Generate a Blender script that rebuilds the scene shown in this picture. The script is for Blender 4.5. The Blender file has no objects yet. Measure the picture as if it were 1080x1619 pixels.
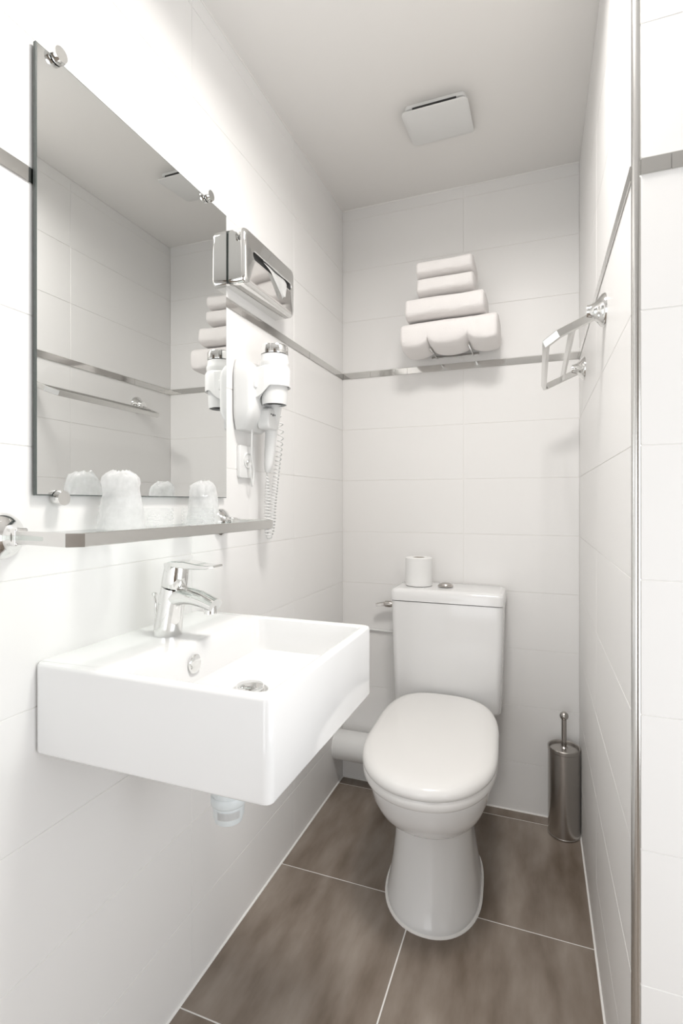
import bpy, bmesh, math, random
from mathutils import Vector, Matrix, noise
R = math.radians
C = bpy.context.scene.collection
scn = bpy.context.scene

# ------------------------------------------------------------------ camera
CX, CZ = 0.7226, 1.087            # camera stands at y = 0
cam_d = bpy.data.cameras.new('camera'); cam = bpy.data.objects.new('camera', cam_d); C.objects.link(cam)
cam.location = (CX, 0, CZ); cam.rotation_euler = (R(90), 0, R(20.71))
cam_d.sensor_fit = 'VERTICAL'; cam_d.sensor_height = 36; cam_d.sensor_width = 24
cam_d.lens = 819 / 1619 * 36; cam_d.shift_y = -15.5 / 1619; cam_d.clip_start = 0.01
scn.camera = cam
# ------------------------------------------------------------------ view, world
scn.view_settings.view_transform = 'Standard'; scn.view_settings.look = 'None'
scn.view_settings.exposure = 0.04; scn.view_settings.gamma = 1; scn.view_settings.use_curve_mapping = False
w = bpy.data.worlds.new('world'); scn.world = w; w.use_nodes = True
w.node_tree.nodes['Background'].inputs[0].default_value = (0.8, 0.85, 0.9, 1)
w.node_tree.nodes['Background'].inputs[1].default_value = 0.3
# ------------------------------------------------------------------ lights
def area(name, loc, rot, sx, sy, power, col):
    l = bpy.data.lights.new(name, 'AREA'); l.shape = 'RECTANGLE'; l.size = sx; l.size_y = sy
    l.energy = power; l.color = col
    o = bpy.data.objects.new(name, l); C.objects.link(o); o.location = loc; o.rotation_euler = rot
    return o


lamp = area('vanity_light', (0.62, 0.80, 2.195), (0, 0, 0), 0.26, 0.26, 11.0, (1, 0.97, 0.935)); lamp.data.spread = R(166)
area('side_fill', (1.735, 0.25, 0.85), (0, R(90), 0), 1.1, 1.0, 11.0, (0.93, 0.965, 1.0))  # added soft fill from the right, no known source there
area('front_fill', (0.42, -0.93, 0.70), (R(90), 0, 0), 0.7, 1.3, 5.5, (0.93, 0.965, 1.0))  # added frontal fill before a plain wall, beside the closed door

# ------------------------------------------------------------------ materials
def mat(name, col, rough=0.5, metal=0.0, spec=0.5, coat=0.0, trans=0.0, ior=1.45, alpha=1.0):
    m = bpy.data.materials.new(name); m.use_nodes = True
    b = m.node_tree.nodes['Principled BSDF']
    b.inputs['Base Color'].default_value = (*col, 1); b.inputs['Roughness'].default_value = rough
    b.inputs['Metallic'].default_value = metal; b.inputs['Specular IOR Level'].default_value = spec
    b.inputs['Coat Weight'].default_value = coat; b.inputs['Transmission Weight'].default_value = trans
    b.inputs['IOR'].default_value = ior; b.inputs['Alpha'].default_value = alpha
    return m
def nodes(m): return m.node_tree.nodes, m.node_tree.links, m.node_tree.nodes['Principled BSDF']
def add_bump(m, scale, strength, dist=0.002, detail=3, stretch=None):
    n, l, b = nodes(m)
    tc = n.new('ShaderNodeTexCoord'); mp = n.new('ShaderNodeMapping'); nz = n.new('ShaderNodeTexNoise'); bp = n.new('ShaderNodeBump')
    l.new(tc.outputs['Object'], mp.inputs[0]); l.new(mp.outputs[0], nz.inputs[0])
    if stretch: mp.inputs['Scale'].default_value = stretch
    nz.inputs['Scale'].default_value = scale; nz.inputs['Detail'].default_value = detail
    bp.inputs['Strength'].default_value = strength; bp.inputs['Distance'].default_value = dist
    l.new(nz.outputs[0], bp.inputs['Height']); l.new(bp.outputs[0], b.inputs['Normal'])
    return nz
def add_tint(m, scale, c1, c2, lo=0.35, hi=0.65, detail=4, stretch=None, coord='Object'):
    n, l, b = nodes(m)
    tc = n.new('ShaderNodeTexCoord'); mp = n.new('ShaderNodeMapping'); nz = n.new('ShaderNodeTexNoise'); rp = n.new('ShaderNodeValToRGB')
    l.new(tc.outputs[coord], mp.inputs[0]); l.new(mp.outputs[0], nz.inputs[0]); l.new(nz.outputs[0], rp.inputs[0])
    if stretch: mp.inputs['Scale'].default_value = stretch
    nz.inputs['Scale'].default_value = scale; nz.inputs['Detail'].default_value = detail
    rp.color_ramp.elements[0].position = lo; rp.color_ramp.elements[0].color = (*c1, 1)
    rp.color_ramp.elements[1].position = hi; rp.color_ramp.elements[1].color = (*c2, 1)
    l.new(rp.outputs[0], b.inputs['Base Color'])
    return rp

M = {}
M['tile'] = mat('wall_tile', (0.885, 0.875, 0.862), 0.36); add_bump(M['tile'], 6, 0.12, 0.004, 2)
M['grout'] = mat('white_grout', (0.91, 0.895, 0.87), 0.8); add_bump(M['grout'], 200, 0.2, 0.0005)
M['plaster'] = mat('ceiling_paint', (0.88, 0.862, 0.84), 0.75); add_bump(M['plaster'], 60, 0.1, 0.001)
M['ceramic'] = mat('white_ceramic', (0.87, 0.87, 0.868), 0.10, coat=0.3); add_bump(M['ceramic'], 5, 0.03, 0.002, 1)
M['seat'] = mat('seat_plastic', (0.84, 0.83, 0.815), 0.18); add_bump(M['seat'], 5, 0.02, 0.002, 1)
M['plastic'] = mat('white_plastic', (0.83, 0.83, 0.82), 0.28); add_bump(M['plastic'], 40, 0.02, 0.001, 1)
M['greyplastic'] = mat('pale_grey_plastic', (0.70, 0.74, 0.75), 0.35); add_bump(M['greyplastic'], 40, 0.02, 0.001, 1)
M['chrome'] = mat('chrome', (0.80, 0.80, 0.79), 0.05, metal=1); add_bump(M['chrome'], 8, 0.01, 0.001, 1)
M['satin'] = mat('satin_chrome', (0.68, 0.675, 0.66), 0.22, metal=1); add_bump(M['satin'], 8, 0.02, 0.001, 1)
M['brushed'] = mat('brushed_steel', (0.50, 0.475, 0.45), 0.26, metal=1); add_bump(M['brushed'], 60, 0.12, 0.0006, 3, (12, 12, 0.4))
M['listello'] = mat('polished_steel_strip', (0.62, 0.615, 0.60), 0.10, metal=1); add_bump(M['listello'], 7, 0.10, 0.003, 2)
M['mirror'] = mat('mirror_silver', (0.79, 0.80, 0.795), 0.0, metal=1)
M['edge'] = mat('glass_edge', (0.10, 0.115, 0.11), 0.2)
M['dark'] = mat('dark_gap', (0.03, 0.03, 0.03), 0.6)
M['towel'] = mat('white_terry', (0.90, 0.872, 0.858), 0.95, spec=0.1); add_bump(M['towel'], 450, 0.5, 0.002, 3)
M['paper'] = mat('white_paper', (0.90, 0.90, 0.89), 0.9, spec=0.1); add_bump(M['paper'], 120, 0.2, 0.001)
M['core'] = mat('cardboard', (0.42, 0.36, 0.30), 0.9)
M['floor_tile'] = mat('brown_grey_stoneware', (0.2, 0.17, 0.15), 0.30)
rp = add_tint(M['floor_tile'], 2.2, (0.145, 0.106, 0.076), (0.37, 0.318, 0.272), 0.28, 0.74, 9, (5, 1.3, 1), coord='Generated')
def floor_relief(m):
    n, l, b = nodes(m)
    oi = n.new('ShaderNodeObjectInfo'); tc = n.new('ShaderNodeTexCoord'); ad = n.new('ShaderNodeVectorMath'); ad.operation = 'ADD'
    sc = n.new('ShaderNodeVectorMath'); sc.operation = 'SCALE'; sc.inputs['Scale'].default_value = 1.0
    cb = n.new('ShaderNodeCombineXYZ'); mu = n.new('ShaderNodeMath'); mu.operation = 'MULTIPLY'; mu.inputs[1].default_value = 37
    l.new(oi.outputs['Random'], mu.inputs[0]); l.new(mu.outputs[0], cb.inputs[0]); l.new(mu.outputs[0], cb.inputs[1])
    l.new(tc.outputs['Object'], ad.inputs[0]); l.new(cb.outputs[0], ad.inputs[1])
    mp = [x for x in n if x.type == 'MAPPING'][0]; l.new(ad.outputs[0], mp.inputs[0])
    mp.inputs['Scale'].default_value = (5.5, 1.6, 1)
    nz = n.new('ShaderNodeTexNoise'); nz.inputs['Scale'].default_value = 90; nz.inputs['Detail'].default_value = 5
    l.new(tc.outputs['Object'], nz.inputs[0]); bp = n.new('ShaderNodeBump'); bp.inputs['Strength'].default_value = 0.12; bp.inputs['Distance'].default_value = 0.001
    l.new(nz.outputs[0], bp.inputs['Height']); l.new(bp.outputs[0], b.inputs['Normal'])
floor_relief(M['floor_tile'])
M['wood'] = mat('door_wood', (0.22, 0.12, 0.07), 0.4); add_tint(M['wood'], 3, (0.20, 0.155, 0.12), (0.30, 0.24, 0.19), stretch=(14, 14, 0.8))
def thin_glass(name, tint, gl=0.08, milky=0.0, rough=0.02):
    m = bpy.data.materials.new(name); m.use_nodes = True; n = m.node_tree.nodes; l = m.node_tree.links
    n.clear(); out = n.new('ShaderNodeOutputMaterial'); tr = n.new('ShaderNodeBsdfTransparent'); tr.inputs[0].default_value = (*tint, 1)
    g = n.new('ShaderNodeBsdfGlossy'); g.inputs['Roughness'].default_value = rough
    lw = n.new('ShaderNodeLayerWeight'); lw.inputs[0].default_value = 0.2
    ge = n.new('ShaderNodeNewGeometry'); iv = n.new('ShaderNodeMath'); iv.operation = 'SUBTRACT'; iv.inputs[0].default_value = 1; l.new(ge.outputs['Backfacing'], iv.inputs[1])
    fm = n.new('ShaderNodeMath'); fm.operation = 'MULTIPLY'; l.new(lw.outputs['Fresnel'], fm.inputs[0]); l.new(iv.outputs[0], fm.inputs[1])
    mx = n.new('ShaderNodeMixShader'); l.new(fm.outputs[0], mx.inputs[0]); l.new(tr.outputs[0], mx.inputs[1]); l.new(g.outputs[0], mx.inputs[2])
    last = mx
    if milky:
        d = n.new('ShaderNodeBsdfTranslucent'); d.inputs[0].default_value = (0.98, 0.98, 0.98, 1)
        d2 = n.new('ShaderNodeBsdfDiffuse'); d2.inputs[0].default_value = (0.98, 0.98, 0.98, 1)
        ms = n.new('ShaderNodeAddShader'); m0 = n.new('ShaderNodeMixShader'); m0.inputs[0].default_value = 0.5
        l.new(d.outputs[0], m0.inputs[1]); l.new(d2.outputs[0], m0.inputs[2])
        nz = n.new('ShaderNodeTexNoise'); tc = n.new('ShaderNodeTexCoord'); nz.inputs['Scale'].default_value = 22; nz.inputs['Detail'].default_value = 4
        l.new(tc.outputs['Object'], nz.inputs[0])
        mr = n.new('ShaderNodeMapRange'); mr.inputs['From Min'].default_value = 0.3; mr.inputs['From Max'].default_value = 0.7
        mr.inputs['To Min'].default_value = max(0, milky - 0.18); mr.inputs['To Max'].default_value = min(1, milky + 0.2)
        l.new(nz.outputs[0], mr.inputs[0])
        m1 = n.new('ShaderNodeMixShader'); l.new(mr.outputs[0], m1.inputs[0]); l.new(mx.outputs[0], m1.inputs[1]); l.new(m0.outputs[0], m1.inputs[2]); last = m1
    l.new(last.outputs[0], out.inputs[0]); return m
M['glass'] = thin_glass('shelf_glass', (0.93, 0.96, 0.95))
M['clear'] = thin_glass('clear_plastic', (0.975, 0.98, 0.98), milky=0.14, rough=0.08)
M['film'] = thin_glass('crinkled_film', (0.98, 0.98, 0.98), milky=0.50, rough=0.15)
M['lamp'] = bpy.data.materials.new('lamp_diffuser'); M['lamp'].use_nodes = True
_b = M['lamp'].node_tree.nodes['Principled BSDF']; _b.inputs['Emission Color'].default_value = (1, 0.96, 0.9, 1); _b.inputs['Emission Strength'].default_value = 3

M['pane'] = M['lamp'].copy(); M['pane'].name = 'added_window_glass'; M['pane'].node_tree.nodes['Principled BSDF'].inputs['Emission Strength'].default_value = 0.03  # faint glow for the pane of the added window
M['walnut_wall'] = mat('door_surround_paint', (0.45, 0.43, 0.41), 0.5)
# ------------------------------------------------------------------ helpers
def tag(o, label=None, cat=None, group=None, kind=None):
    if label: o['label'] = label
    if cat: o['category'] = cat
    if group: o['group'] = group
    if kind: o['kind'] = kind
    return o
def thing(name, loc, label, cat, group=None):
    o = bpy.data.objects.new(name, None); C.objects.link(o); o.location = loc; o.empty_display_size = 0.05
    return tag(o, label, cat, group)
def build(name, bm, m, parent=None, smooth=35, keep=False):
    """bm is in world coordinates; parented objects keep their world place"""
    bmesh.ops.recalc_face_normals(bm, faces=bm.faces)
    me = bpy.data.meshes.new(name)
    org = Vector((0, 0, 0))
    if parent is None and len(bm.verts):
        xs = [v.co for v in bm.verts]
        org = Vector(((min(v.x for v in xs) + max(v.x for v in xs)) / 2, (min(v.y for v in xs) + max(v.y for v in xs)) / 2, min(v.z for v in xs)))
    else:
        p = parent
        while p is not None: org += p.location; p = p.parent
    bmesh.ops.translate(bm, verts=bm.verts, vec=-org)
    bm.to_mesh(me); bm.free(); me.materials.append(m)
    if smooth:
        for p in me.polygons: p.use_smooth = True
        bm2 = bmesh.new(); bm2.from_mesh(me)
        for e in bm2.edges:
            if len(e.link_faces) == 2 and e.calc_face_angle(0) > R(smooth): e.smooth = False
        bm2.to_mesh(me); bm2.free()
    o = bpy.data.objects.new(name, me); C.objects.link(o)
    if parent is None: o.location = org
    else: o.parent = parent
    return o
def loft(bm, rings, cap0=True, cap1=True, closed=True):
    vr = [[bm.verts.new(p) for p in r] for r in rings]
    n = len(vr[0])
    for a, b in zip(vr, vr[1:]):
        for i in range(n if closed else n - 1):
            j = (i + 1) % n
            bm.faces.new((a[i], a[j], b[j], b[i]))
    if cap0: bm.faces.new(vr[0][::-1])
    if cap1: bm.faces.new(vr[-1])
    return bm
def circle(c, r, axis='Z', n=32, ry=None, t0=0):
    out = []
    ry = r if ry is None else ry
    for i in range(n):
        t = 2 * math.pi * i / n + t0; a, b = r * math.cos(t), ry * math.sin(t)
        if axis == 'Z': out.append(Vector((c[0] + a, c[1] + b, c[2])))
        elif axis == 'X': out.append(Vector((c[0], c[1] + a, c[2] + b)))
        else: out.append(Vector((c[0] + b, c[1], c[2] + a)))
    return out
def lathe(bm, c, prof, axis='Z', n=32, cap0=True, cap1=True):
    """prof: list of (radius, offset along axis)"""
    rings = []
    for r, h in prof:
        p = list(c); p['XYZ'.index(axis)] += h
        rings.append(circle(p, max(r, 1e-4), axis, n))
    return loft(bm, rings, cap0, cap1)
def rrect(x0, x1, y0, y1, r, z, n=5):
    pts = []
    r = max(r, 1e-4)
    for cx, cy, a0 in ((x1 - r, y1 - r, 0), (x0 + r, y1 - r, 90), (x0 + r, y0 + r, 180), (x1 - r, y0 + r, 270)):
        for i in range(n + 1):
            a = R(a0 + 90 * i / n); pts.append(Vector((cx + r * math.cos(a), cy + r * math.sin(a), z)))
    return pts
def rbox(bm, x0, x1, y0, y1, z0, z1, rc=0.004, f=0.002, n=4, axis='Z'):
    """box with rounded vertical corners (radius rc) and filleted ends (f); axis = direction of extrusion"""
    rings = []
    def ring(ins, h):
        if axis == 'Z': return rrect(x0 + ins, x1 - ins, y0 + ins, y1 - ins, rc - ins if rc > ins else 1e-4, h, n)
        if axis == 'X': return [Vector((h, p.x, p.y)) for p in rrect(y0 + ins, y1 - ins, z0 + ins, z1 - ins, max(rc - ins, 1e-4), 0, n)]
        return [Vector((p.y, h, p.x)) for p in rrect(z0 + ins, z1 - ins, x0 + ins, x1 - ins, max(rc - ins, 1e-4), 0, n)]
    a, b = {'Z': (z0, z1), 'X': (x0, x1), 'Y': (y0, y1)}[axis]
    for k in (0, 30, 60, 90): rings.append(ring(f * (1 - math.sin(R(k))), a + f * (1 - math.cos(R(k)))))
    for k in (90, 60, 30, 0): rings.append(ring(f * (1 - math.sin(R(k))), b - f * (1 - math.cos(R(k)))))
    return loft(bm, rings)
def box(bm, x0, x1, y0, y1, z0, z1):
    v = [bm.verts.new(p) for p in ((x0, y0, z0), (x1, y0, z0), (x1, y1, z0), (x0, y1, z0), (x0, y0, z1), (x1, y0, z1), (x1, y1, z1), (x0, y1, z1))]
    for f in ((3, 2, 1, 0), (4, 5, 6, 7), (0, 1, 5, 4), (1, 2, 6, 5), (2, 3, 7, 6), (3, 0, 4, 7)): bm.faces.new([v[i] for i in f])
    return bm
def sweep(bm, path, up, half, sec='rect', n=14, cap=True):
    """path of points; half = list or tuple of (half width sideways, half height along up)"""
    path = [Vector(p) for p in path]; up = Vector(up).normalized(); rings = []
    for i, p in enumerate(path):
        t1 = (path[i] - path[i - 1]).normalized() if i else (path[1] - path[0]).normalized()
        t2 = (path[i + 1] - path[i]).normalized() if i < len(path) - 1 else t1
        t = (t1 + t2).normalized(); side = t.cross(up).normalized(); u = side.cross(t).normalized()
        k = 1 / max(t.dot(t1), 0.5)
        a, b = half[i] if isinstance(half, list) else half
        if sec == 'rect':
            c = 0.28 * min(a, b)
            pp = [(a, b - c), (a - c, b), (-a + c, b), (-a, b - c), (-a, -b + c), (-a + c, -b), (a - c, -b), (a, -b + c)]
        else: pp = [(a * math.cos(2 * math.pi * j / n), b * math.sin(2 * math.pi * j / n)) for j in range(n)]
        rings.append([p + side * (x * k if sec == 'rect' else x) + u * y for x, y in pp])
    return loft(bm, rings, cap, cap)
def smooth_path(pts, seg=8):
    pts = [Vector(p) for p in pts]; out = []
    P = [pts[0] * 2 - pts[1]] + pts + [pts[-1] * 2 - pts[-2]]
    for i in range(1, len(P) - 2):
        for k in range(seg):
            t = k / seg; a, b, c, d = P[i - 1], P[i], P[i + 1], P[i + 2]
            out.append(0.5 * ((2 * b) + (c - a) * t + (2 * a - 5 * b + 4 * c - d) * t * t + (3 * b - a - 3 * c + d) * t ** 3))
    out.append(pts[-1]); return out
def tube(bm, pts, r, n=10, seg=8):
    path = smooth_path(pts, seg); up = Vector((0.13, 0.31, 0.94)).normalized()
    rings = []; side = None
    for i, p in enumerate(path):
        t = (path[min(i + 1, len(path) - 1)] - path[max(i - 1, 0)]).normalized()
        if side is None: side = t.orthogonal().normalized()
        side = (side - t * side.dot(t)).normalized(); u = side.cross(t)
        rings.append([p + (side * math.cos(2 * math.pi * j / n) + u * math.sin(2 * math.pi * j / n)) * r for j in range(n)])
    return loft(bm, rings)
def BM(): return bmesh.new()

# ------------------------------------------------------------------ room shell
XR, YB, H = 0.856, 1.925, 2.239
X2, Y0, YR = 1.75, -1.0, 0.876
def slab(name, x0, x1, y0, y1, z0, z1, m):
    return tag(build(name, box(BM(), x0, x1, y0, y1, z0, z1), m, smooth=0), kind='structure')
G = 0.0012                                         # depth of the joints
wall_left = slab('wall_left', -0.10, -G, Y0 - 0.1, YB + 0.1, 0, H, M['grout'])
wall_back = slab('wall_back', -G, XR + 0.004, YB + G, YB + 0.1, 0, H, M['grout'])
wall_right = slab('wall_right', XR + G, XR + 0.10, YR + 0.012, YB + 0.1, 0, H, M['grout'])
wall_return = slab('wall_shower', XR + 0.006, X2, YR + G, YR + 0.012, 0, H, M['grout'])
wall_far_right = slab('wall_far_right', X2, X2 + 0.1, Y0 - 0.1, YR + 0.1, 0, H, M['tile'])
wall_front = slab('wall_front', -0.1, X2 + 0.1, Y0 - 0.1, Y0, 0, H, M['plaster'])
ceiling = slab('ceiling', -0.1, X2 + 0.1, Y0 - 0.1, YB + 0.1, H, H + 0.08, M['plaster'])
floor = slab('floor', -0.1, X2 + 0.1, Y0 - 0.1, YB + 0.1, -0.08, -G, M['grout'])

cache = {}
def tile_mesh(a, b, m, name):
    """plate a x b in local XY, front towards +Z at z = 0, chamfered edges"""
    k = (round(a, 4), round(b, 4), m.name)
    if k in cache: return cache[k]
    bm = BM(); e = 0.0005
    loft(bm, [rrect(-a / 2, a / 2, -b / 2, b / 2, 0.0012, -0.006, 1), rrect(-a / 2, a / 2, -b / 2, b / 2, 0.0012, -0.0008, 1),
              rrect(-a / 2 + e, a / 2 - e, -b / 2 + e, b / 2 - e, 0.0012, 0, 1)], True, True)
    bmesh.ops.recalc_face_normals(bm, faces=bm.faces)
    me = bpy.data.meshes.new(name); bm.to_mesh(me); bm.free(); me.materials.append(m); cache[k] = me; return me
random.seed(4)
def place_tile(parent, origin, U, V, a, b, m, gap=0.0012, name='tile', jitter=0.0008):
    me = tile_mesh(a - gap, b - gap, m, name)
    o = bpy.data.objects.new(name, me); C.objects.link(o); o.parent = parent
    N = U.cross(V)
    mt = Matrix((U, V, N)).transposed().to_4x4()
    rot = Matrix.Rotation(random.uniform(-jitter, jitter), 4, 'X') @ Matrix.Rotation(random.uniform(-jitter, jitter), 4, 'Y')
    o.matrix_local = Matrix.Translation(origin - parent.location) @ mt @ rot
    return o
TB, TH = 1.5717, 0.025                              # metal band: bottom and height
zs = [0] + [TB - 0.2 * k for k in range(7, 0, -1)] + [TB]
zrows = [(a, b) for a, b in zip(zs, zs[1:])] + [(a, min(a + 0.2, H)) for a in (TB + TH, TB + TH + 0.2, TB + TH + 0.4, TB + TH + 0.6) if a < H - 0.01]
def tile_wall(wall, P, U, cuts):
    for u0, u1 in zip(cuts, cuts[1:]):
        for z0, z1 in zrows:
            place_tile(wall, P + U * ((u0 + u1) / 2) + Vector((0, 0, (z0 + z1) / 2)), U, Vector((0, 0, 1)), u1 - u0, z1 - z0, M['tile'])
UX, UY = Vector((1, 0, 0)), Vector((0, 1, 0))
tile_wall(wall_left, Vector((0, 0, 0)), UY, [Y0, -0.595, -0.075, 0.445, 0.965, 1.485, YB])
tile_wall(wall_back, Vector((0, YB, 0)), UX, [0.0, 0.47, XR])          # U x Z points to -Y
tile_wall(wall_right, Vector((XR, 0, 0)), -UY, [-YB, -1.387, -(YR + 0.012)])
tile_wall(wall_return, Vector((0, YR, 0)), UX, [XR + 0.010, 1.36, X2])

# metal bands, laid as separate bars
def band(name, P, U, N, cuts):
    root = bpy.data.objects.new(name, None); C.objects.link(root); root.location = P + Vector((0, 0, TB)); tag(root, kind='structure')
    for a, b in zip(cuts, cuts[1:]):
        bm = BM(); c = P + U * ((a + b) / 2); h = (b - a) / 2 - 0.0006; t = 0.002; j = random.uniform(-0.0006, 0.0006)
        p0 = c - U * h - N * 0.004; p1 = c + U * h + N * (t + j)
        box(bm, *sorted((p0.x, p1.x)), *sorted((p0.y, p1.y)), TB + 0.0012, TB + TH - 0.0012)
        build('metal_strip', bm, M['listello'], root, smooth=0)
band('trim_1', Vector((0, 0, 0)), UY, UX, [Y0, -0.5, 0.05, 0.566, 1.09, 1.60, YB])
band('trim_2', Vector((0, YB, 0)), UX, -UY, [0.002, 0.115, 0.215, 0.262, 0.62, XR])
band('trim_3', Vector((XR, 0, 0)), UY, -UX, [YR + 0.012, 1.19, 1.70, YB])
band('trim_4', Vector((0, YR, 0)), UX, -UY, [XR + 0.010, 0.905, 1.3, X2])
# edge profile on the outer corner
bm = BM(); loft(bm, [[Vector((XR + 0.006 + 0.0075 * math.cos(a), YR + 0.007 + 0.0075 * math.sin(a), z)) for a in [R(k * 22.5) for k in range(16)]] for z in (0, H)])
tag(build('trim_5', bm, M['satin'], smooth=40), kind='structure')
# caulk along the floor and back edge of ceiling
def bead(name, p, q, r, m):
    bm = BM(); p, q = Vector(p), Vector(q); sweep(bm, [p, q], (0, 0, 1), (r, r), 'round', 8); return tag(build(name, bm, m), kind='structure')
bead('trim_6', (0.001, Y0, 0.0), (0.001, YB, 0.0), 0.0035, M['grout'])
bead('trim_7', (XR - 0.001, YR, 0.0), (XR - 0.001, YB, 0.0), 0.0035, M['grout'])
bead('trim_8', (0, YB - 0.001, 0.0), (XR, YB - 0.001, 0.0), 0.0035, M['grout'])
bead('trim_9', (0, YB - 0.001, H), (XR, YB - 0.001, H), 0.003, M['grout'])
bead('trim_10', (0.001, YR, H), (0.001, YB, H), 0.002, M['plaster'])
# floor tiles
xc = [0, 0.41, 0.885, 1.36, X2]; yc = [Y0, -0.505, -0.03, 0.445, 0.92, 1.395, 1.875, YB]
for x0, x1 in zip(xc, xc[1:]):
    for y0, y1 in zip(yc, yc[1:]):
        if x0 >= XR and y0 > YR: continue
        xx1 = min(x1, XR) if y1 > YR + 0.06 and x0 < XR else x1
        place_tile(floor, Vector(((x0 + xx1) / 2, (y0 + y1) / 2, 0)), UX, UY, xx1 - x0, y1 - y0, M['floor_tile'], gap=0.0035, name='floor_tile', jitter=0.0006)
# door behind the camera
bm = BM(); rbox(bm, 0.86, 1.66, Y0, Y0 + 0.035, 0.005, 2.02, 0.004, 0.003, 3, 'Y')
door = tag(build('door_1', bm, M['wood']), kind='structure')
bm = BM(); lathe(bm, (0.93, Y0 + 0.035, 1.02), [(0.024, 0), (0.024, 0.006), (0.009, 0.008), (0.009, 0.05)], 'Y', 20); sweep(bm, [(0.93, Y0 + 0.085, 1.02), (1.04, Y0 + 0.085, 1.02)], (0, 0, 1), (0.008, 0.008), 'round', 10)
build('door_handle', bm, M['chrome'], door)
bm = BM()
for b_ in ((0.80, 0.86, 0, 2.08), (1.66, 1.72, 0, 2.08), (0.86, 1.66, 2.02, 2.08)): box(bm, b_[0], b_[1], Y0, Y0 + 0.045, b_[2] + 0.001, b_[3])
build('door_frame', bm, M['plastic'], door)
# unseen window added on the far right wall to go with the side fill
bm = BM()
for b_ in ((-0.32, -0.27, 0.25, 1.45), (0.77, 0.82, 0.25, 1.45), (-0.27, 0.77, 0.25, 0.29), (-0.27, 0.77, 1.41, 1.45)): box(bm, X2 - 0.03, X2, b_[0], b_[1], b_[2], b_[3])
win = tag(build('added_window_1', bm, M['plastic'], smooth=0), kind='structure')
bm = BM(); box(bm, X2 - 0.004, X2 - 0.001, -0.27, 0.77, 0.29, 1.41); build('added_pane', bm, M['pane'], win, smooth=0)
# ceiling lights (outside the frame)
for (x, y, s, lb) in ((0.62, 0.80, 0.15, 'square white ceiling light in front of the basin'),):
    t = thing('ceiling_light', (x, y, H), lb, 'light')
    bm = BM(); loft(bm, [rrect(x - s, x + s, y - s, y + s, 0.02, H - 0.001), rrect(x - s, x + s, y - s, y + s, 0.02, H - 0.035), rrect(x - s + .015, x + s - .015, y - s + .015, y + s - .015, 0.012, H - 0.035), rrect(x - s + .015, x + s - .015, y - s + .015, y + s - .015, 0.012, H - 0.028)], True, True)
    build('housing', bm, M['plastic'], t)
    bm = BM(); rbox(bm, x - s + .018, x + s - .018, y - s + .018, y + s - .018, H - 0.034, H - 0.0295, 0.01, 0.001)
    build('diffuser', bm, M['lamp'], t)

# ------------------------------------------------------------------ ceiling vent
t = thing('ceiling_vent', (0.447, 1.55, H), 'square white air vent with a tilted cover plate on the ceiling', 'vent')
bm = BM(); rbox(bm, 0.36, 0.534, 1.475, 1.632, H - 0.012, H, 0.012, 0.002); build('base_frame', bm, M['plastic'], t)
bm = BM()
def tilt(x, y, z): return Vector((x, y, z + (y - 1.64) * 0.115))
for a in (0,):
    rings = []
    for ins, h in ((0.003, 0), (0, 0.0015), (0, 0.0045), (0.003, 0.006)):
        rings.append([tilt(p.x, p.y, H - 0.008 + h - 0.003) for p in rrect(0.352 + ins, 0.541 - ins, 1.462 + ins, 1.640 - ins, 0.014, 0)])
    loft(bm, rings)
build('cover_plate', bm, M['plastic'], t)
bm = BM(); box(bm, 0.385, 0.51, 1.4685, 1.4725, H - 0.0215, H - 0.0155); build('air_slot', bm, M['dark'], t, smooth=0)

# ------------------------------------------------------------------ mirror
t = thing('wall_mirror', (0.006, 0.83, 1.098), 'frameless rectangular mirror held by chrome clips above the glass shelf', 'mirror')
my0, my1, mz0, mz1 = 0.572, 1.0876, 1.0975, 1.789
bm = BM(); box(bm, 0.004, 0.0095, my0, my1, mz0, mz1); build('glass_edge', bm, M['edge'], t, smooth=0)
bm = BM(); box(bm, 0.0094, 0.010, my0 + 0.0016, my1 - 0.0012, mz0 + 0.0016, mz1 - 0.0016); build('mirror_face', bm, M['mirror'], t, smooth=0)
for y, z in ((0.607, mz1 + 0.003), (1.008, mz1 + 0.003), (0.612, mz0 - 0.004), (1.008, mz0 - 0.004)):
    bm = BM(); lathe(bm, (0.0, y, z), [(0.009, 0), (0.009, 0.0112), (0.0125, 0.0114), (0.0128, 0.013), (0.0128, 0.019), (0.0115, 0.022), (0.0115, 0.0222)], 'X', 24)
    build('mirror_clip', bm, M['chrome'], t)

# ------------------------------------------------------------------ tissue box
bx0, bx1, by0, by1, bz0, bz1 = 0.0, 0.060, 1.092, 1.369, 1.622, 1.762
t = thing('tissue_box', (0.0, 1.23, bz0), 'polished chrome tissue dispenser on the wall right of the mirror', 'tissue box')
bm = BM(); n = 6
yc_, zc_ = (by0 + by1) / 2 + 0.005, 1.704
def yz(ring, x): return [Vector((x, p.x, p.y)) for p in ring]
rings = [yz(rrect(by0, by1, bz0, bz1, 0.012, 0, n), bx0)]
f = 0.013
for k in (0, 22, 45, 67, 90): rings.append(yz(rrect(by0 + f * (1 - math.cos(R(k))), by1 - f * (1 - math.cos(R(k))), bz0 + f * (1 - math.cos(R(k))), bz1 - f * (1 - math.cos(R(k))), 0.016, 0, n), bx1 - f + f * math.sin(R(k))))
sl, sh = 0.106, 0.0095
rings.append(yz(rrect(yc_ - sl - .006, yc_ + sl + .006, zc_ - sh - .006, zc_ + sh + .006, 0.0155, 0, n), bx1))
rings.append(yz(rrect(yc_ - sl - .002, yc_ + sl + .002, zc_ - sh - .002, zc_ + sh + .002, 0.0114, 0, n), bx1 + 0.0012))
rings.append(yz(rrect(yc_ - sl, yc_ + sl, zc_ - sh, zc_ + sh, 0.0094, 0, n), bx1 - 0.0005))
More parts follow.
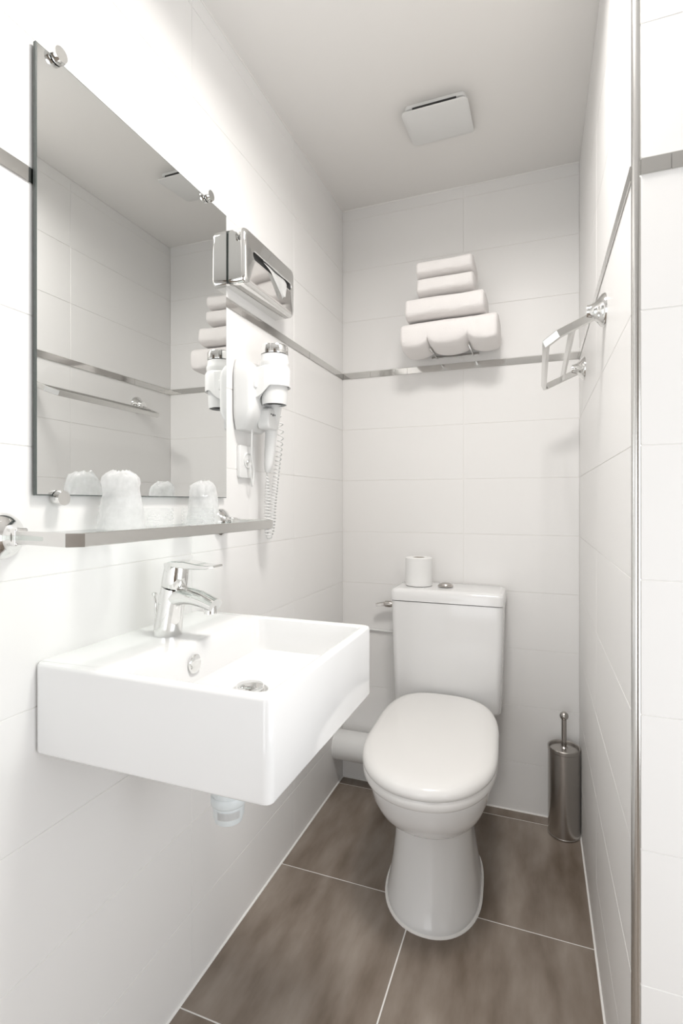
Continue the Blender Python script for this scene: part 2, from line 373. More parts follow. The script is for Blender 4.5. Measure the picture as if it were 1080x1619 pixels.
rings.append(yz(rrect(yc_ - sl, yc_ + sl, zc_ - sh, zc_ + sh, 0.0094, 0, n), bx1 - 0.007))
loft(bm, rings, True, False)
build('shell', bm, M['chrome'], t)
bm = BM(); loft(bm, [yz(rrect(yc_ - sl - .004, yc_ + sl + .004, zc_ - sh - .004, zc_ + sh + .004, 0.012, 0, n), bx1 - x) for x in (0.010, 0.0075)]); build('slot_back', bm, M['dark'], t)
# tissue sheet pulled out of the slot
bm = BM(); N1, N2 = 14, 10; grid = []
for i in range(N1 + 1):
    row = []
    for j in range(N2 + 1):
        u, v = i / N1, j / N2                      # u across, v downwards
        wdt = 0.120 * (1 - 0.90 * v)
        y = yc_ + 0.012 + (u - 0.5) * wdt + 0.030 * v
        z = zc_ + 0.008 - 0.062 * v + 0.004 * math.sin(u * 9) * v
        x = bx1 - 0.005 + 0.011 * math.sin(min(v * 4.0, math.pi * 0.5)) + 0.003 * math.sin(u * 8) * (0.3 + v) + 0.002 * v * v
        row.append(bm.verts.new((x, y, z)))
    grid.append(row)
for i in range(N1):
    for j in range(N2): bm.faces.new((grid[i][j], grid[i + 1][j], grid[i + 1][j + 1], grid[i][j + 1]))
bmesh.ops.solidify(bm, geom=bm.faces[:], thickness=0.0006)
tag(build('paper_tissue', bm, M['paper']), 'white paper tissue poking out of the chrome dispenser slot', 'tissue')

# ------------------------------------------------------------------ wall shelf: glass in a chrome rail
def rosette(bm, c, nx, r=0.034):
    s = nx
    lathe(bm, c, [(r, 0), (r, 0.003 * s), (r * 0.93, 0.008 * s), (r * 0.72, 0.014 * s), (r * 0.5, 0.021 * s), (r * 0.40, 0.030 * s), (r * 0.38, 0.036 * s)], 'X', 36)
ZS = 1.038
t = thing('wall_shelf', (0.0, 0.78, ZS), 'glass shelf in a flat chrome rail below the mirror', 'shelf')
bm = BM(); sweep(bm, [(0.02, 0.521, ZS), (0.157, 0.498, ZS), (0.172, 0.511, ZS), (0.172, 1.018, ZS), (0.160, 1.038, ZS), (0.02, 1.075, ZS)], (0, 0, 1), (0.003, 0.0092))
build('rail', bm, M['satin'], t, smooth=20)
for y in (0.524, 1.077):
    bm = BM(); rosette(bm, (0, y, ZS), 1); build('wall_mount', bm, M['chrome'], t)
    bm = BM(); rbox(bm, 0.024, 0.044, y - 0.011, y + 0.009, ZS - 0.0125, ZS + 0.0125, 0.003, 0.002, 3, 'X'); build('arm_socket', bm, M['chrome'], t)
bm = BM(); rbox(bm, 0.0125, 0.1685, 0.503, 1.036, ZS - 0.003, ZS + 0.003, 0.012, 0.001); build('glass_plate', bm, M['glass'], t)
SZ = ZS + 0.003

# cups wrapped in film
def cup(x, y, hgt, rb, rt, label, seed):
    t = thing('plastic_cup', (x, y, SZ), label, 'cup')
    bm = BM(); lathe(bm, (x, y, SZ + 0.0005), [(rb - .002, 0), (rb, 0.0015), (rb * 0.99, 0.004), (rt, hgt - 0.010), (rt - 0.002, hgt - 0.008), (rt - 0.006, hgt - 0.0085)], 'Z', 36, False, True)
    build('cup_body', bm, M['clear'], t)
    bm = BM(); rings = []; nn = 40; K = 14
    for k in range(K + 1):
        v = k / K; z = SZ + 0.001 + v * hgt
        rr = rb + 0.003 + (rt - rb) * v
        if v > 0.86: rr *= 1 - ((v - 0.86) / 0.14) ** 1.6 * 0.55
        ring = []
        for i in range(nn):
            a = 2 * math.pi * i / nn
            q = noise.noise(Vector((math.cos(a) * 2.2 + seed, math.sin(a) * 2.2, v * 3.0)))
            q2 = noise.noise(Vector((math.cos(a) * 5 + seed, math.sin(a) * 5, v * 7 + 4)))
            r_ = rr + 0.006 * q * (0.3 + v) + 0.003 * q2 * (0.3 + v)
            ring.append(Vector((x + r_ * math.cos(a), y + r_ * math.sin(a), z + (0.010 * q if v > 0.7 else 0) * (v - .6) * 2)))
        rings.append(ring)
    loft(bm, rings, False, True); build('film_wrapper', bm, M['film'], t, smooth=60)
cup(0.053, 0.700, 0.099, 0.037, 0.021, 'tall wrapped clear plastic cup upside down at the left of the shelf', 1.0)
cup(0.063, 0.920, 0.090, 0.033, 0.019, 'smaller wrapped clear plastic cup at the right of the shelf', 7.3)
def tub(x, y, hgt, r, nr, label):
    bm = BM(); prof = [(r * 0.86, 0.0005)]
    for k in range(nr):
        z = hgt * (k + 0.2) / nr; prof += [(r, z), (r, z + hgt / nr * 0.45), (r * 0.93, z + hgt / nr * 0.6), (r * 0.93, z + hgt / nr * 0.8)]
    prof += [(r * 1.02, hgt), (r * 0.96, hgt + 0.001)]
    lathe(bm, (x, y, SZ), prof, 'Z', 32); tag(build('plastic_tub', bm, M['clear'], smooth=25), label, 'tub', None)
tub(0.060, 0.782, 0.034, 0.029, 5, 'low ribbed clear plastic tub beside the tall wrapped cup')
tub(0.095, 0.858, 0.034, 0.031, 5, 'low ribbed clear plastic tub beside the smaller wrapped cup')

# ------------------------------------------------------------------ hair dryer and its wall holder
hy, hx = 1.184, 0.091                                # dryer barrel axis
t = thing('hair_dryer_holder', (0.0, 1.20, 1.28), 'white wall holder with a shaver outlet carrying the hair dryer', 'holder')
bm = BM(); rings = []
for k in range(13):
    v = k / 12; z = 1.272 + v * 0.180
    e = math.sin(min(v * 3.2, 1) * math.pi / 2) ** 0.6; e2 = math.sin(min((1 - v) * 4, 1) * math.pi / 2) ** 0.6
    q = max(0.15, min(e, e2)); d = 0.060 * (0.35 + 0.65 * q); yy = 0.5 * (1 - q) * 0.05
    rings.append(rrect(0.0, d, 1.124 + yy * 0.6, 1.262 - yy, min(0.014, d * 0.4), z, 5))
loft(bm, rings); build('wall_unit', bm, M['plastic'], t)
bm = BM(); no = 56; L = [[], [], [], []]               # cradle: saddle on the unit with a hole for the barrel
for i in range(no):
    a = 2 * math.pi * i / no; c, q = math.cos(a), math.sin(a)
    ro = 0.0412
    if c < 0: ro = max(ro, min(0.060 / max(-c, 1e-3), 0.0412 / max(abs(q), 1e-3)))
    low = 0.036 * max(0, -c + 0.15) ** 0.8
    L[0].append(Vector((hx + 0.0372 * c, hy + 0.0372 * q, 1.384 - low))); L[1].append(Vector((hx + ro * c, hy + ro * q, 1.380 - low)))
    L[2].append(Vector((hx + ro * c, hy + ro * q, 1.426))); L[3].append(Vector((hx + 0.0372 * c, hy + 0.0372 * q, 1.432)))
loft(bm, L + [L[0]], False, False); bmesh.ops.remove_doubles(bm, verts=bm.verts, dist=1e-6)
build('cradle', bm, M['plastic'], t)
bm = BM(); rbox(bm, 0.045, 0.078, 1.176, 1.232, 1.277, 1.332, 0.012, 0.004, 4, 'X'); so = build('shaver_outlet', bm, M['plastic'], t)
for dy, dz, r_ in ((-0.010, 0, 0.0022), (0.0, -0.001, 0.0032), (0.010, 0, 0.0022)):
    bm = BM(); lathe(bm, (0.0775, 1.200 + dy, 1.315 + dz), [(r_, 0), (r_, 0.0012)], 'X', 12); build('outlet_hole', bm, M['dark'], so)
bm = BM(); rbox(bm, 0.05, 0.064, 1.132, 1.152, 1.375, 1.402, 0.003, 0.001, 3, 'X'); build('rocker_switch', bm, M['plastic'], t)
bm = BM(); tube(bm, [(0.03, 1.175, 1.276), (0.026, 1.180, 1.240), (0.020, 1.190, 1.205), (0.016, 1.206, 1.165), (0.016, 1.200, 1.130), (0.02, 1.188, 1.15), (0.020, 1.180, 1.19)], 0.0022); build('power_cord', bm, M['plastic'], t)

t = thing('hair_dryer', (hx, hy, 1.33), 'white hair dryer with chrome ring and coiled cord in the wall holder', 'hair dryer')
bm = BM(); lathe(bm, (hx, hy, 0), [(0.029, 1.337), (0.031, 1.336), (0.0325, 1.345), (0.0345, 1.40), (0.0362, 1.43), (0.0375, 1.440), (0.0375, 1.446), (0.0355, 1.450), (0.0345, 1.462)], 'Z', 40, False, True); build('barrel', bm, M['plastic'], t)
bm = BM(); lathe(bm, (hx, hy, 0), [(0.0348, 1.464), (0.0352, 1.465), (0.0350, 1.483), (0.0335, 1.4865), (0.028, 1.487)], 'Z', 40); build('chrome_ring', bm, M['chrome'], t)
bm = BM(); lathe(bm, (hx, hy, 0), [(0.0, 1.487), (0.025, 1.487), (0.025, 1.489), (0.018, 1.492)], 'Z', 32); build('intake_grille', bm, M['plastic'], t)
bm = BM(); lathe(bm, (hx, hy, 0), [(0.0, 1.342), (0.0275, 1.342), (0.0275, 1.348)], 'Z', 32); build('nozzle_opening', bm, M['dark'], t)
bm = BM(); pth = smooth_path([(hx - 0.008, hy + 0.012, 1.42), (hx - 0.018, hy + 0.032, 1.36), (hx - 0.034, hy + 0.046, 1.28), (0.046, 1.236, 1.20), (0.040, 1.238, 1.168)], 6)
rr = [0.020, 0.0225, 0.0235, 0.024, 0.024, 0.023, 0.022, 0.021, 0.020, 0.019, 0.018, 0.017, 0.016, 0.015, 0.0145, 0.014, 0.0135, 0.0125, 0.012, 0.0115, 0.011, 0.010, 0.009, 0.008, 0.006]
sweep(bm, pth, (0, 1, 0.01), [(r_ * 1.1, r_ * 0.95) for r_ in rr[:len(pth)]], 'round', 20); build('handle', bm, M['plastic'], t)
# coiled cord
base = smooth_path([(0.040, 1.238, 1.172), (0.040, 1.240, 1.10), (0.040, 1.238, 1.03), (0.042, 1.244, 0.995), (0.045, 1.258, 1.03), (0.044, 1.268, 1.09), (0.040, 1.290, 1.16), (0.036, 1.315, 1.23), (0.034, 1.328, 1.29), (0.034, 1.310, 1.335), (0.030, 1.26, 1.34)], 60)
pts = []; side = None; turns = 0.0
for i, p in enumerate(base):
    tt = (base[min(i + 1, len(base) - 1)] - base[max(i - 1, 0)]); L = tt.length / 2; tt.normalize()
    if side is None: side = tt.orthogonal().normalized()
    side = (side - tt * side.dot(tt)).normalized(); u = side.cross(tt)
    v = i / len(base); pitch = 0.0085 if v < 0.55 else 0.0085 + (v - 0.55) * 0.045
    turns += L / pitch; a = 2 * math.pi * turns
    env = min(1, v * 12, (1 - v) * 9)
    pts.append(p + (side * math.cos(a) + u * math.sin(a)) * 0.0078 * env)
bm = BM(); rings = []; side = None
for i, p in enumerate(pts):
    tt = (pts[min(i + 1, len(pts) - 1)] - pts[max(i - 1, 0)]).normalized()
    if side is None: side = tt.orthogonal().normalized()
    side = (side - tt * side.dot(tt)).normalized(); u = side.cross(tt)
    rings.append([p + (side * math.cos(R(60 * j)) + u * math.sin(R(60 * j))) * 0.0019 for j in range(6)])
loft(bm, rings); build('coiled_cord', bm, M['plastic'], t, smooth=80)

t = thing('wall_socket', (0.0, 1.185, 1.145), 'square white power socket on the wall below the hair dryer holder', 'socket')
bm = BM(); rbox(bm, 0.0, 0.010, 1.150, 1.226, 1.150, 1.235, 0.006, 0.002, 3, 'X'); build('face_plate', bm, M['plastic'], t)
bm = BM(); lathe(bm, (0.0095, 1.188, 1.197), [(0.021, 0), (0.021, 0.003), (0.018, 0.003), (0.017, 0.001)], 'X', 28); build('socket_rim', bm, M['plastic'], t)
bm = BM(); lathe(bm, (0.0105, 1.181, 1.193), [(0.005, 0), (0.005, 0.004), (0.003, 0.006)], 'X', 16); build('earth_pin', bm, M['chrome'], t)

# ------------------------------------------------------------------ basin
t = thing('wash_basin', (0.0, 0.79, 0.70), 'rectangular white ceramic wash basin hung on the left wall', 'basin')
x0, x1, y0, y1, z0, z1 = 0.0, 0.4095, 0.576, 0.996, 0.701, 0.8405
bm = BM(); n = 6; rc = 0.012; rings = []
for k in (0, 30, 60, 90):
    q = 0.006 * (1 - math.sin(R(k))); rings.append(rrect(x0, x1 - q, y0 + q, y1 - q, rc, z0 + 0.006 * (1 - math.cos(R(k))), n))
for k in (90, 60, 30, 0):
    q = 0.006 * (1 - math.sin(R(k))); rings.append(rrect(x0, x1 - q, y0 + q, y1 - q, rc, z1 - 0.006 * (1 - math.cos(R(k))), n))
ix0, ix1, iy0, iy1 = 0.158, x1 - 0.017, y0 + 0.019, y1 - 0.019
def inner(q, z, r): return rrect(ix0 + q, ix1 - q, iy0 + q, iy1 - q, r, z, n)
f = 0.006
for k in (90, 60, 30, 0): rings.append(inner(-f * math.sin(R(k)), z1 - f * (1 - math.sin(R(k))) - (0 if k else 0), 0.022) if False else inner(-f * (1 - math.cos(R(k))), z1 - f * (1 - math.sin(R(k))), 0.022))
zb_ = 0.770
rings += [inner(0.004, z1 - 0.03, 0.024), inner(0.007, zb_ + 0.018, 0.028), inner(0.012, zb_ + 0.007, 0.032), inner(0.024, zb_, 0.034), inner(0.055, zb_ - 0.003, 0.03)]
dcx, dcy = 0.262, 0.775
rings.append([Vector((dcx + (p.x - (ix0 + ix1) / 2) * 0.22, dcy + (p.y - (iy0 + iy1) / 2) * 0.16, zb_ - 0.006)) for p in inner(0.02, 0, 0.06)])
loft(bm, rings); build('bowl', bm, M['ceramic'], t, smooth=30)
bm = BM(); lathe(bm, (ix0 + 0.0025, 0.752, 0.806), [(0.0125, 0), (0.0125, 0.003), (0.0165, 0.004), (0.0168, 0.006), (0.015, 0.0078), (0.0148, 0.0079)], 'X', 32); build('overflow_cap', bm, M['chrome'], t)
bm = BM(); lathe(bm, (dcx, dcy, zb_ - 0.006), [(0.031, 0), (0.031, 0.003), (0.027, 0.004), (0.024, 0.003), (0.024, 0.008), (0.022, 0.011), (0.012, 0.013), (0.001, 0.0135)], 'Z', 36); build('drain_plug', bm, M['chrome'], t)
bm = BM(); lathe(bm, (0.05, 0.70, z0 - 0.022), [(0.003, 0), (0.003, 0.024)], 'Z', 10); build('fixing_bolt', bm, M['brushed'], t)

# ------------------------------------------------------------------ faucet
fy = 0.790; t = thing('basin_faucet', (0.075, fy, z1), 'chrome single lever mixer tap on the white basin ledge', 'faucet')
def fx(z): return 0.076 + 0.17 * (z - z1)
bm = BM(); rings = []
for z, r_ in ((z1 + 0.0002, 0.0255), (z1 + 0.003, 0.026), (z1 + 0.02, 0.0248), (z1 + 0.05, 0.0232), (z1 + 0.075, 0.0228), (z1 + 0.088, 0.0225)):
    rings.append([Vector((p.x, p.y, z + 0.27 * (p.x - fx(z)) * (-0.9 if z > z1 + 0.01 else 0))) for p in circle((fx(z), fy, z), r_, 'Z', 36)])
loft(bm, rings)
sp = smooth_path([(0.075, fy, z1 + 0.064), (0.108, fy, z1 + 0.074), (0.143, fy, z1 + 0.072), (0.182, fy, z1 + 0.061)], 6)
K = len(sp)
sweep(bm, sp, (0, 0, 1), [(0.0225 - 0.004 * i / K, 0.021 - 0.0095 * i / K) for i in range(K)], 'round', 24)
build('tap_body', bm, M['chrome'], t)
bm = BM(); lathe(bm, (0.171, fy, z1 + 0.045), [(0.010, 0), (0.0115, 0.001), (0.0115, 0.012), (0.0105, 0.018)], 'Z', 24); build('aerator', bm, M['chrome'], t)
bm = BM(); rings = []
for dz, r_ in ((0.0905, 0.0222), (0.0925, 0.0232), (0.110, 0.0228), (0.128, 0.0218), (0.133, 0.0195)):
    z = z1 + dz; rings.append([Vector((p.x, p.y, z - 0.24 * (p.x - fx(z)) * max(0, (0.13 - dz) / 0.04))) for p in circle((fx(z), fy, z), r_, 'Z', 36)])
loft(bm, rings)
lv = [(0.083, 0.131), (0.100, 0.1335), (0.125, 0.1325), (0.155, 0.130), (0.172, 0.130), (0.187, 0.1325)]
sweep(bm, [(x, fy, z1 + z) for x, z in lv], (0, 0, 1), [(0.018, 0.004), (0.0205, 0.0055), (0.018, 0.0065), (0.016, 0.0045), (0.015, 0.003), (0.014, 0.002)])
build('lever', bm, M['chrome'], t)
bm = BM(); tube(bm, [(0.046, fy + 0.004, z1), (0.046, fy + 0.004, z1 + 0.05), (0.043, fy + 0.004, z1 + 0.068)], 0.0022); lathe(bm, (0.043, fy + 0.004, z1 + 0.068), [(0.003, 0), (0.005, 0.003), (0.005, 0.006), (0.002, 0.008)], 'Z', 14); build('popup_rod', bm, M['chrome'], t)

# ------------------------------------------------------------------ bottle trap
t = thing('bottle_trap', (0.243, 0.76, 0.53), 'white plastic bottle trap under the wash basin', 'trap')
tx, ty = 0.226, 0.765
bm = BM(); lathe(bm, (tx, ty, 0), [(0.016, 0.700), (0.016, 0.625), (0.024, 0.622), (0.026, 0.600), (0.0285, 0.598), (0.0285, 0.590), (0.0285, 0.587)], 'Z', 32); build('inlet_pipe', bm, M['greyplastic'], t)
bm = BM(); lathe(bm, (tx, ty, 0), [(0.0290, 0.588), (0.0305, 0.585), (0.0305, 0.575), (0.029, 0.572), (0.0272, 0.571), (0.0265, 0.554), (0.0235, 0.543), (0.014, 0.540)], 'Z', 36); cupb = build('trap_bottle', bm, M['greyplastic'], t)
bm = BM(); rings = []
for z, r_ in ((0.567, 0.0276), (0.554, 0.0270), ):
    rings.append([Vector((tx + r_ * math.cos(R(a)), ty + r_ * math.sin(R(a)), z)) for a in range(-100, -14, 6)])
loft(bm, rings, False, False, False); bmesh.ops.solidify(bm, geom=bm.faces[:], thickness=0.0004); build('paper_label', bm, M['paper'], cupb)
bm = BM(); tube(bm, [(tx - 0.02, ty, 0.640), (tx - 0.06, ty, 0.645), (tx - 0.12, ty, 0.645), (0.0, ty, 0.645)], 0.016, 18); build('outlet_pipe', bm, M['greyplastic'], t)

# ------------------------------------------------------------------ toilet
TX = 0.433
t = thing('toilet', (TX, 1.45, 0.0), 'white close-coupled toilet with closed lid against the back wall', 'toilet')
def sec(z, yf, yb, hw, yc=None, ef=2.0, eb=3.0, n=64, tp=0.0):
    yc = yc if yc is not None else yf + hw * 1.25; pts = []
    for i in range(n):
        a = 2 * math.pi * i / n; c, s = math.cos(a), math.sin(a)
        if s < 0: e = ef; L = yc - yf
        else: e = eb; L = yb - yc
        kx = 1 - tp * max(0, s) ** 1.3
        pts.append(Vector((TX + kx * hw * math.copysign(abs(c) ** (2 / e), c), yc + L * math.copysign(abs(s) ** (2 / e), s), z)))
        pts[-1].x += 0.045 * max(0, 1.80 - pts[-1].y)
    return pts
bm = BM()
S = [(0.0015, 1.287, 1.70, .128, 1.47), (0.008, 1.286, 1.70, .129, 1.47), (0.016, 1.289, 1.70, .127, 1.47), (0.05, 1.302, 1.70, .120, 1.47), (0.10, 1.317, 1.70, .112, 1.47), (0.15, 1.327, 1.70, .107, 1.47), (0.20, 1.333, 1.72, .105, 1.47), (0.235, 1.333, 1.74, .106, 1.46), (0.248, 1.327, 1.75, .109, 1.45),
     (0.255, 1.300, 1.76, .117, 1.44), (0.262, 1.268, 1.77, .122, 1.43), (0.275, 1.240, 1.79, .132, 1.42), (0.295, 1.217, 1.80, .143, 1.41), (0.325, 1.195, 1.83, .153, 1.40), (0.355, 1.182, 1.85, .159, 1.40), (0.372, 1.176, 1.86, .162, 1.40), (0.378, 1.175, 1.86, .1625, 1.40), (0.384, 1.179, 1.86, .160, 1.40)]
for z, yf, yb, hw, ycc in S: bm_r = None
loft(bm, [sec(z, yf, yb, hw, ycc, 2.15, 3.2) for z, yf, yb, hw, ycc in S]); build('pan', bm, M['ceramic'], t, smooth=50)
bm = BM(); loft(bm, [sec(z, 1.287 - q, 1.70, .129 + q, 1.47, 2.15, 3.2) for z, q in ((-0.001, 0.006), (0.0022, 0.0055), (0.0045, 0.001))]); build('sealant_bead', bm, M['grout'], t)
bm = BM(); loft(bm, [sec(z, 1.150 + q, 1.725, .1755 - q, 1.40, 2.15, 5.5, 64, 0.14) for z, q in ((0.386, 0.008), (0.389, 0.003), (0.395, 0.0), (0.408, 0.0), (0.4135, 0.002))]); build('seat_ring', bm, M['seat'], t, smooth=40)
bm = BM(); loft(bm, [sec(z, 1.148 + q, 1.730, .1775 - q * (0.9), 1.40, 2.15, 5.5, 64, 0.14) for z, q in ((0.4145, 0.003), (0.4165, 0.001), (0.422, 0.0), (0.430, 0.0015), (0.437, 0.006), (0.442, 0.014), (0.4455, 0.028), (0.4475, 0.055), (0.4485, 0.10))]); build('lid', bm, M['seat'], t, smooth=50)
for dx in (-0.075, 0.075):
    bm = BM(); lathe(bm, (TX + dx - 0.02, 1.728, 0.418), [(0.009, 0), (0.011, 0.002), (0.011, 0.038), (0.009, 0.04)], 'X', 20); build('hinge', bm, M['seat'], t)
def tank(z, hw, yf, rc): return rrect(TX - hw, TX + hw, yf, YB - 0.006, rc, z, 6)
bm = BM(); loft(bm, [tank(0.386, 0.168, 1.758, 0.02), tank(0.392, 0.175, 1.751, 0.02), tank(0.400, 0.178, 1.748, 0.02), tank(0.60, 0.183, 1.744, 0.02), tank(0.742, 0.1865, 1.741, 0.02), tank(0.7465, 0.1865, 1.741, 0.02)]); build('cistern', bm, M['ceramic'], t, smooth=40)
bm = BM(); rings = [tank(0.7475, 0.184, 1.744, 0.02)]
def crown(z, hw, yf, rc, bow):
    out = []
    for p in tank(z, hw, yf, rc):
        k = max(0, 1 - ((p.x - TX) / hw) ** 2)
        out.append(Vector((p.x, p.y - (bow * k if p.y < 1.80 else 0), z + 0.004 * k)))
    return out
rings += [crown(0.7485, 0.189, 1.739, 0.02, 0.004), crown(0.775, 0.189, 1.739, 0.02, 0.004), crown(0.783, 0.187, 1.742, 0.02, 0.004), crown(0.787, 0.182, 1.748, 0.02, 0.003), crown(0.7885, 0.172, 1.76, 0.02, 0.002)]
loft(bm, rings); build('cistern_lid', bm, M['ceramic'], t, smooth=40)
bm = BM(); lathe(bm, (TX - 0.012, 1.832, 0.7915), [(0.026, 0), (0.027, 0.003), (0.025, 0.005), (0.023, 0.0055), (0.021, 0.009), (0.012, 0.0125), (0.001, 0.0135)], 'Z', 32); build('flush_button', bm, M['brushed'], t)

# soil pipe along the back wall
t = thing('soil_pipe', (0.16, 1.862, 0.16), 'thick white waste pipe running low behind the toilet into the left wall', 'pipe')
bm = BM(); lathe(bm, (0, 1.860, 0.158), [(0.054, 0), (0.054, 0.36)], 'X', 36); build('pipe', bm, M['plastic'], t)
bm = BM(); lathe(bm, (0.0, 1.860, 0.158), [(0.0565, 0), (0.0565, 0.004), (0.0545, 0.007)], 'X', 36, True, False); build('collar', bm, M['plastic'], t)

# toilet roll on the cistern
rx, ry, rz = 0.325, 1.838, 0.7898
t = thing('toilet_roll', (rx, ry, rz), 'white toilet paper roll standing on the cistern lid', 'toilet roll')
bm = BM(); lathe(bm, (rx, ry, rz), [(0.021, 0.001), (0.045, 0.0), (0.0475, 0.002), (0.0475, 0.098), (0.045, 0.100), (0.0215, 0.100), (0.021, 0.099), (0.021, 0.001)], 'Z', 48, False, False)
build('paper', bm, M['paper'], t, smooth=50)
bm = BM(); lathe(bm, (rx, ry, rz), [(0.0195, 0.001), (0.0208, 0.001), (0.0208, 0.099), (0.0195, 0.099), (0.0195, 0.001)], 'Z', 32, False, False); build('cardboard_core', bm, M['core'], t)

# water stop valve and hose at the left of the cistern
t = thing('stop_valve', (0.21, YB, 0.70), 'small chrome angle valve with a thin hose left of the cistern', 'valve')
vz = 0.704
bm = BM(); lathe(bm, (0.222, YB, vz), [(0.018, 0), (0.017, -0.004), (0.008, -0.006), (0.008, -0.045)], 'Y', 20); lathe(bm, (0.185, YB - 0.04, vz), [(0.009, 0), (0.0115, 0.002), (0.0125, 0.02), (0.009, 0.03), (0.014, 0.031), (0.014, 0.047), (0.008, 0.049), (0.008, 0.062)], 'X', 16); build('valve_body', bm, M['brushed'], t)
bm = BM(); sweep(bm, [(0.188, YB - 0.04, vz), (0.172, YB - 0.044, vz - 0.001), (0.152, YB - 0.048, vz - 0.004)], (0, 0, 1), [(0.009, 0.007), (0.010, 0.006), (0.008, 0.004)]); build('valve_handle', bm, M['brushed'], t)
bm = BM(); tube(bm, [(0.222, YB - 0.04, vz - 0.005), (0.222, YB - 0.035, 0.67), (0.234, YB - 0.02, 0.62), (0.232, YB - 0.008, 0.597), (0.222, YB - 0.006, 0.592), (0.17, YB - 0.006, 0.593), (0.09, YB - 0.006, 0.595), (0.0, YB - 0.006, 0.597)], 0.0045, 10); build('hose', bm, M['plastic'], t)

# ------------------------------------------------------------------ toilet brush
bxx, byy = 0.8045, 1.850
t = thing('brush_holder', (bxx, byy, 0), 'tall brushed steel toilet brush holder in the back right corner', 'brush holder')
bm = BM(); lathe(bm, (bxx, byy, 0), [(0.049, 0.001), (0.0505, 0.002), (0.0505, 0.004), (0.049, 0.006), (0.049, 0.272), (0.0505, 0.274), (0.0505, 0.284), (0.049, 0.286), (0.046, 0.284), (0.044, 0.276)], 'Z', 48, True, False); build('cylinder', bm, M['brushed'], t, smooth=30)
t = thing('toilet_brush', (bxx, byy, 0.27), 'steel toilet brush handle with ball knob standing in the holder', 'brush')
bm = BM(); lathe(bm, (bxx, byy, 0), [(0.0435, 0.272), (0.0438, 0.278), (0.030, 0.2805), (0.012, 0.282), (0.008, 0.286), (0.0080, 0.30), (0.0080, 0.375)], 'Z', 40, True, True); build('handle', bm, M['brushed'], t, smooth=40)
bm = BM(); lathe(bm, (bxx, byy, 0.385), [(0.0138 * math.sin(R(k)), -0.0138 * math.cos(R(k))) for k in range(0, 181, 15)], 'Z', 24); build('ball_knob', bm, M['brushed'], t, smooth=60)

# ------------------------------------------------------------------ towel rail on the right wall
t = thing('towel_rail', (XR, 1.46, 1.49), 'chrome double towel rail fixed on the right wall', 'towel rail')
ya, yb, zr = 1.212, 1.716, 1.490
dirx = Vector((-0.118, 0, -0.052)).normalized(); upn = dirx.cross(Vector((0, 1, 0))).normalized()
if upn.z < 0: upn = -upn
def rp_(s, y): return (XR + dirx.x * s, y, zr + dirx.z * s)
bm = BM(); sweep(bm, [rp_(0.022, ya), rp_(0.098, ya), rp_(0.126, ya + 0.026), rp_(0.126, yb - 0.012), rp_(0.118, yb), rp_(0.022, yb)], upn, (0.0048, 0.0088)); build('outer_rail', bm, M['satin'], t, smooth=20)
bm = BM(); sweep(bm, [rp_(0.068, ya), rp_(0.068, yb)], upn, (0.004, 0.0075)); build('inner_rail', bm, M['satin'], t, smooth=20)
for y in (ya, yb):
    bm = BM(); rosette(bm, (XR, y, zr), -1, 0.035); build('wall_mount', bm, M['chrome'], t)

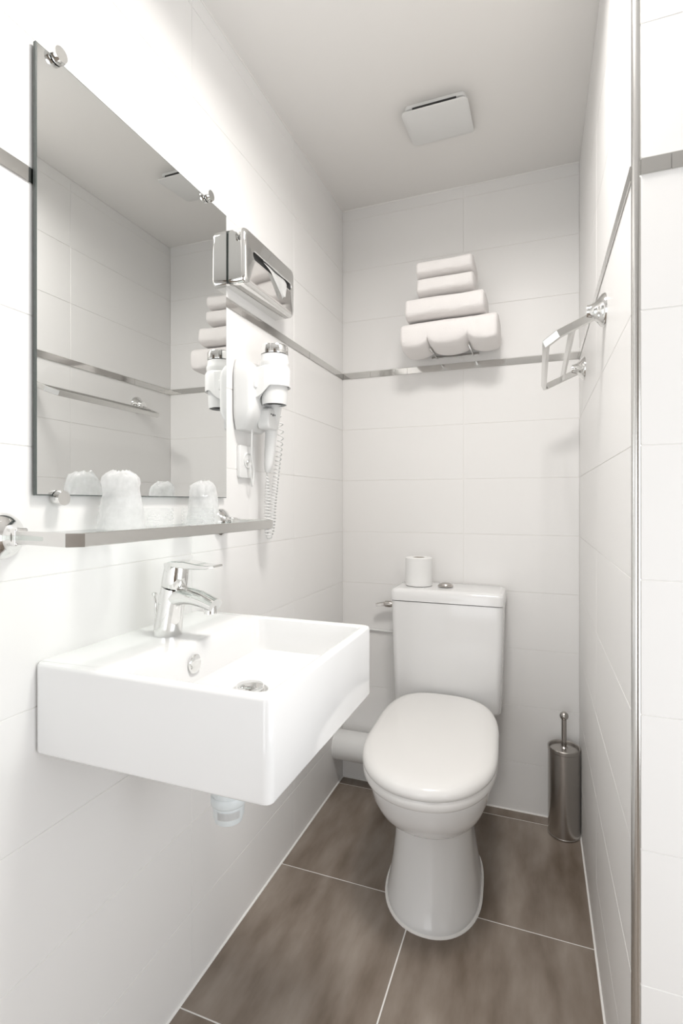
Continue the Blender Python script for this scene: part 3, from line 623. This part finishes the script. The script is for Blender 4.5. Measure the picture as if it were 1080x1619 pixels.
# ------------------------------------------------------------------ towels on a two armed wall rack
def towel(x0, x1, y0, y1, z0, z1, label, seed, lobes=None, slant=0.0, ey=4.2, ez=3.6, name='folded_towel', skew=0):
    bm = BM(); NX, NP = 110, 44; rings = []
    yc2, zc2, hy_, hz_ = (y0 + y1) / 2, (z0 + z1) / 2, (y1 - y0) / 2, (z1 - z0) / 2
    for i in range(NX + 1):
        u = i / NX; x = x0 + (x1 - x0) * u
        d = min(u, 1 - u) * (x1 - x0) / 0.014; e = 1 if d >= 1 else (1 - (1 - d) ** 2.4) ** (1 / 2.4)
        ring = []
        for j in range(NP):
            a = 2 * math.pi * j / NP; c, s = math.cos(a), math.sin(a)
            py = hy_ * math.copysign(abs(c) ** (2 / ey), c); pz = hz_ * math.copysign(abs(s) ** (2 / ez), s)
            k = 0.80 + 0.20 * e if e < 1 else 1
            q = noise.noise(Vector((x * 9 + seed, c * 1.3, s * 1.3 + seed))) * 0.005 + noise.noise(Vector((x * 40, c * 3 + seed, s * 3))) * 0.0012
            yy = yc2 + py * (k if e < 1 else 1) + (q if abs(c) > .3 else 0); zz = zc2 + pz * k + q * (1 if s > 0 else 0.3)
            zz += slant * (u - 0.5)
            if lobes and s < 0:
                low = 0
                for L0, L1, dp in lobes:
                    if L0 < x < L1: low = dp * (math.sin(math.pi * (x - L0) / (L1 - L0)) ** 0.40)
                zz -= low * min(1, -s * 2.2)
            xx = x + skew * (zz - z0)
            ring.append(Vector((xx, yy, zz)))
        rings.append(ring)
    loft(bm, rings); return tag(build(name, bm, M['towel'], smooth=80), label, 'towel')
xa, xb = 0.375, 0.506                                   # the two arms
towel(0.281, 0.604, 1.728, YB - 0.025, 1.636, 1.704, 'large white bath towel at the bottom of the stack', 3.1, [(0.262, xa, 0.028), (xa, xb, 0.026), (xb, 0.622, 0.026)], 0.006, 3.6, 3.2)
towel(0.298, 0.563, 1.722, YB - 0.015, 1.712, 1.784, 'medium white towel above the large bath towel', 8.2, None, 0.004)
towel(0.338, 0.528, 1.725, YB - 0.02, 1.791, 1.849, 'small white hand towel, lower of the two small ones', 12.7, None, 0.004)
towel(0.336, 0.525, 1.725, YB - 0.02, 1.852, 1.906, 'small white hand towel at the very top of the stack', 21.4, None, 0.004)
t = thing('towel_rack', (0.44, YB, 1.625), 'pair of slim wall arms carrying the stacked towels', 'rack')
for x in (xa, xb):
    bm = BM(); sweep(bm, [(x, YB - 0.001, 1.622), (x, 1.785, 1.622)], (0, 0, 1), (0.0022, 0.004)); build('arm', bm, M['satin'], t, smooth=20)
bm = BM(); rbox(bm, xa - 0.02, xb + 0.02, YB - 0.004, YB - 0.0005, 1.618, 1.628, 0.003, 0.001, 3, 'Y'); build('back_plate', bm, M['satin'], t)
